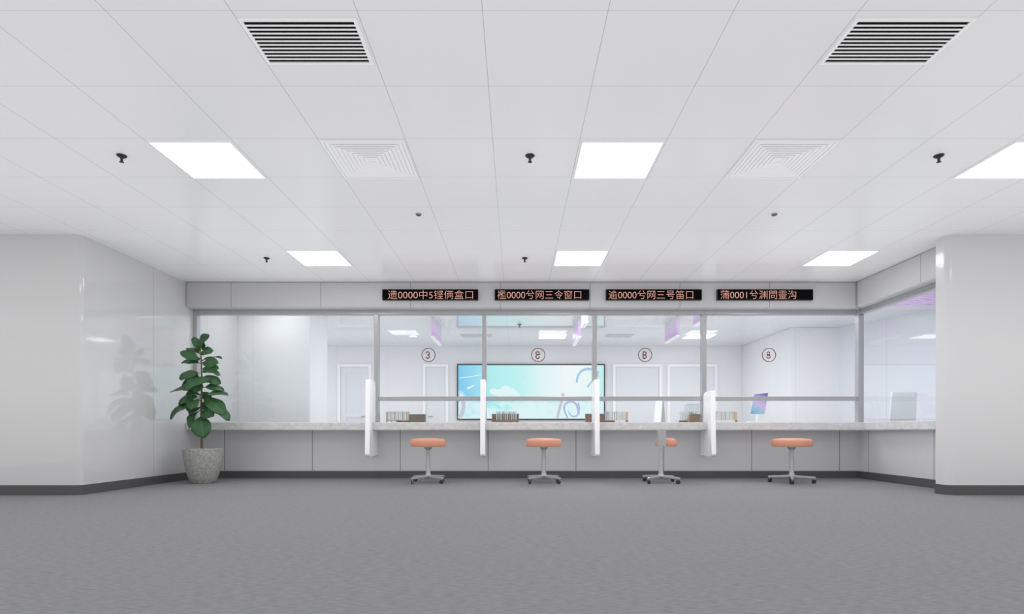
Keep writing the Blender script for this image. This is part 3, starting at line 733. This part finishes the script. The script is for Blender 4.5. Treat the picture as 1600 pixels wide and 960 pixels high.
for k in range(5):
    a = 2 * PI * k / 5
    arm = MB().tube([(0, 0, .11), (.27 * math.cos(a), .27 * math.sin(a), .075)], .022, 8, .015).build('base_arm', M['midgrey'], t, smooth=True)
    MB().tube([(.27 * math.cos(a) - .015, .27 * math.sin(a), .03), (.27 * math.cos(a) + .015, .27 * math.sin(a), .03)], .03, 14).build('caster', M['rubber'], arm, smooth=True)

# ---------------------------------------------------------------- potted fig
PY = 7.25
pxc = X_(317.5, PY)
t = thing('potted_fig', 'tall fiddle leaf fig in a round grey stone pot by the left wall', 'plant', (pxc, PY, 0))
k_ = PY / F
prof = [(.02, 0), (.128, 0), (.14, .012), (.172, .08), (.205, .2), (.222, .3), (.231, .4), (.232, .432), (.226, .436), (.216, .432), (.214, .38), (.02, .375)]
MB().lathe(prof, pxc, PY, .001, 48).build('pot', M['pot'], t, smooth=True)
MB().lathe([(.02, .36), (.2145, .36), (.2145, .378), (.15, .385), (.02, .39)], pxc, PY, 0.012, 32).build('soil', M['soil'], t, smooth=True)
sx = X_(315, PY)
MB().tube([(sx, PY, .37), (sx + .004, PY, .6), (sx - .004, PY, .95), (sx + .004, PY, 1.3), (sx - .008, PY, 1.62), (sx - .02, PY, 1.72)], .017, 10, .006).build('stem', M['stem'], t, smooth=True)

leaves = [  # base, tip in crop pixels (scale 3.554, origin 240,500), projected width, depth of tip
    ((255, 185), (214, 96), 30, .03), ((252, 165), (318, 84), 46, -.05), ((262, 168), (300, 132), 44, -.10),
    ((262, 195), (168, 158), 24, .05), ((262, 232), (163, 183), 42, -.06), ((266, 196), (345, 172), 42, -.06),
    ((262, 245), (151, 242), 32, .02), ((268, 228), (363, 209), 16, .08), ((269, 240), (376, 248), 52, -.07),
    ((268, 274), (374, 276), 50, -.05), ((262, 296), (154, 332), 46, -.04), ((268, 290), (352, 304), 22, .09),
    ((265, 326), (152, 350), 36, .06), ((270, 316), (364, 352), 44, .05), ((262, 368), (150, 368), 62, .03),
    ((335, 332), (206, 392), 56, -.14), ((268, 378), (380, 392), 32, .06), ((262, 420), (96, 402), 24, -.02),
    ((270, 428), (422, 422), 28, -.03), ((260, 428), (132, 472), 48, .03), ((272, 438), (411, 528), 58, -.06),
    ((262, 448), (106, 552), 56, -.05), ((262, 436), (248, 506), 64, -.16), ((262, 486), (186, 530), 44, .04),
    ((262, 500), (205, 610), 48, -.03), ((266, 458), (322, 494), 40, .05), ((266, 506), (357, 540), 56, -.1),
    ((262, 528), (308, 656), 84, -.12), ((292, 458), (411, 560), 30, .05), ((258, 330), (172, 300), 34, .08), ((268, 350), (330, 330), 36, .07), ((258, 450), (170, 500), 44, .05), ((262, 395), (185, 415), 36, -.02), ((268, 470), (330, 500), 44, -.03), ((262, 215), (215, 228), 30, .02), ((262, 340), (262, 408), 44, -.1), ((264, 400), (300, 440), 40, .08)]
def leaf(base, tip, wpx, dy, idx):
    px = lambda p: at(240 + p[0] / 3.554, 500 + p[1] / 3.554, PY)
    a = px(base); b = px(tip); b.y += dy
    if base[0] > 280: a.y -= .05
    d = b - a; L = d.length; dn = d.normalized()
    Wp = wpx * 1.12 / 3.554 * k_; Wr = max(Wp / .94, L * .5); cphi = min(1, Wp / Wr); phi = math.acos(cphi)
    pl_ = Vector((-dn.z, 0, dn.x)); pl_.normalize()
    yv = dn.cross(pl_); yv.normalize()
    sgn = 1 if pl_.z >= 0 else -1
    # upper face tilts towards the viewer for low leaves, away for high ones
    up = -1 if (base[1] > 150) else 1
    side = (pl_ * sgn * math.cos(phi) + yv * math.sin(phi) * (1 if yv.y * 1 > 0 else -1)).normalized()
    nrm = dn.cross(side).normalized()
    if nrm.z < 0: nrm = -nrm
    nl_, nw = 12, 6
    b_ = bmesh.new(); uvl = b_.loops.layers.uv.new(); rows = []
    rnd = random.Random(idx)
    droop = (.10 + .08 * rnd.random()) * L; fold = .10 + .12 * rnd.random(); wav = rnd.random() * 6
    for i in range(nl_ + 1):
        s = i / nl_
        if s < .1: w = .04 + .5 * s
        else: w = max(.02, abs(math.sin(PI * min(1, (s - .02) / .98) ** 1.45)) ** .6)
        w *= Wr / 2 * 1.02
        cen = a + d * s + nrm * (math.sin(PI * s) * droop * .9 - .0 * s)
        row = []
        for j in range(nw + 1):
            u = j / nw * 2 - 1
            off = nrm * (fold * abs(u) * w + .012 * math.sin(s * 9 + u * 2 + wav) * abs(u))
            row.append(b_.verts.new(cen + side * u * w + off))
        rows.append(row)
    for i in range(nl_):
        for j in range(nw):
            f = b_.faces.new((rows[i][j], rows[i][j + 1], rows[i + 1][j + 1], rows[i + 1][j])); f.smooth = True
            for lp, (uu, vv) in zip(f.loops, ((j, i), (j + 1, i), (j + 1, i + 1), (j, i + 1))): lp[uvl].uv = (uu / nw, vv / nl_)
    me = bpy.data.meshes.new('leaf'); b_.to_mesh(me); b_.free(); me.materials.append(M['leaf'])
    o = bpy.data.objects.new('leaf', me); C.objects.link(o); o.parent = t
    o.matrix_parent_inverse = Matrix.Translation(-Vector(t['_w']))
    so = o.modifiers.new('thickness', 'SOLIDIFY'); so.thickness = .0015
for i, l in enumerate(leaves): leaf(*l, i)

for o in list(bpy.data.objects):
    if '_w' in o: del o['_w']

# ---------------------------------------------------------------- light, world, camera
w = bpy.data.worlds.new('daylight'); bpy.context.scene.world = w; w.use_nodes = True
bg = w.node_tree.nodes['Background']; bg.inputs[0].default_value = (1, 0.99, 0.98, 1); bg.inputs[1].default_value = 0.6

cam = bpy.data.cameras.new('camera'); co = bpy.data.objects.new('camera', cam); C.objects.link(co)
co.location = (0, 0, EYE); co.rotation_euler = (PI / 2, 0, 0)
cam.sensor_width = 36; cam.sensor_fit = 'HORIZONTAL'; cam.lens = F / 1600 * 36
cam.shift_x = (800 - VX) / 1600; cam.shift_y = (VY - 480) / 1600
cam.clip_start = .02; cam.clip_end = 200
sc = bpy.context.scene; sc.camera = co
sc.view_settings.view_transform = 'Standard'; sc.view_settings.look = 'None'
sc.view_settings.gamma = 1; sc.view_settings.use_curve_mapping = False
sc.view_settings.exposure = 0.0
sc.cycles.use_denoising = True
sc.cycles.max_bounces = 12; sc.cycles.transparent_max_bounces = 16
sc.cycles.sample_clamp_indirect = 6
sc.cycles.use_fast_gi = True; sc.cycles.fast_gi_method = 'ADD'
w.light_settings.ao_factor = 0.49; w.light_settings.distance = 1.6
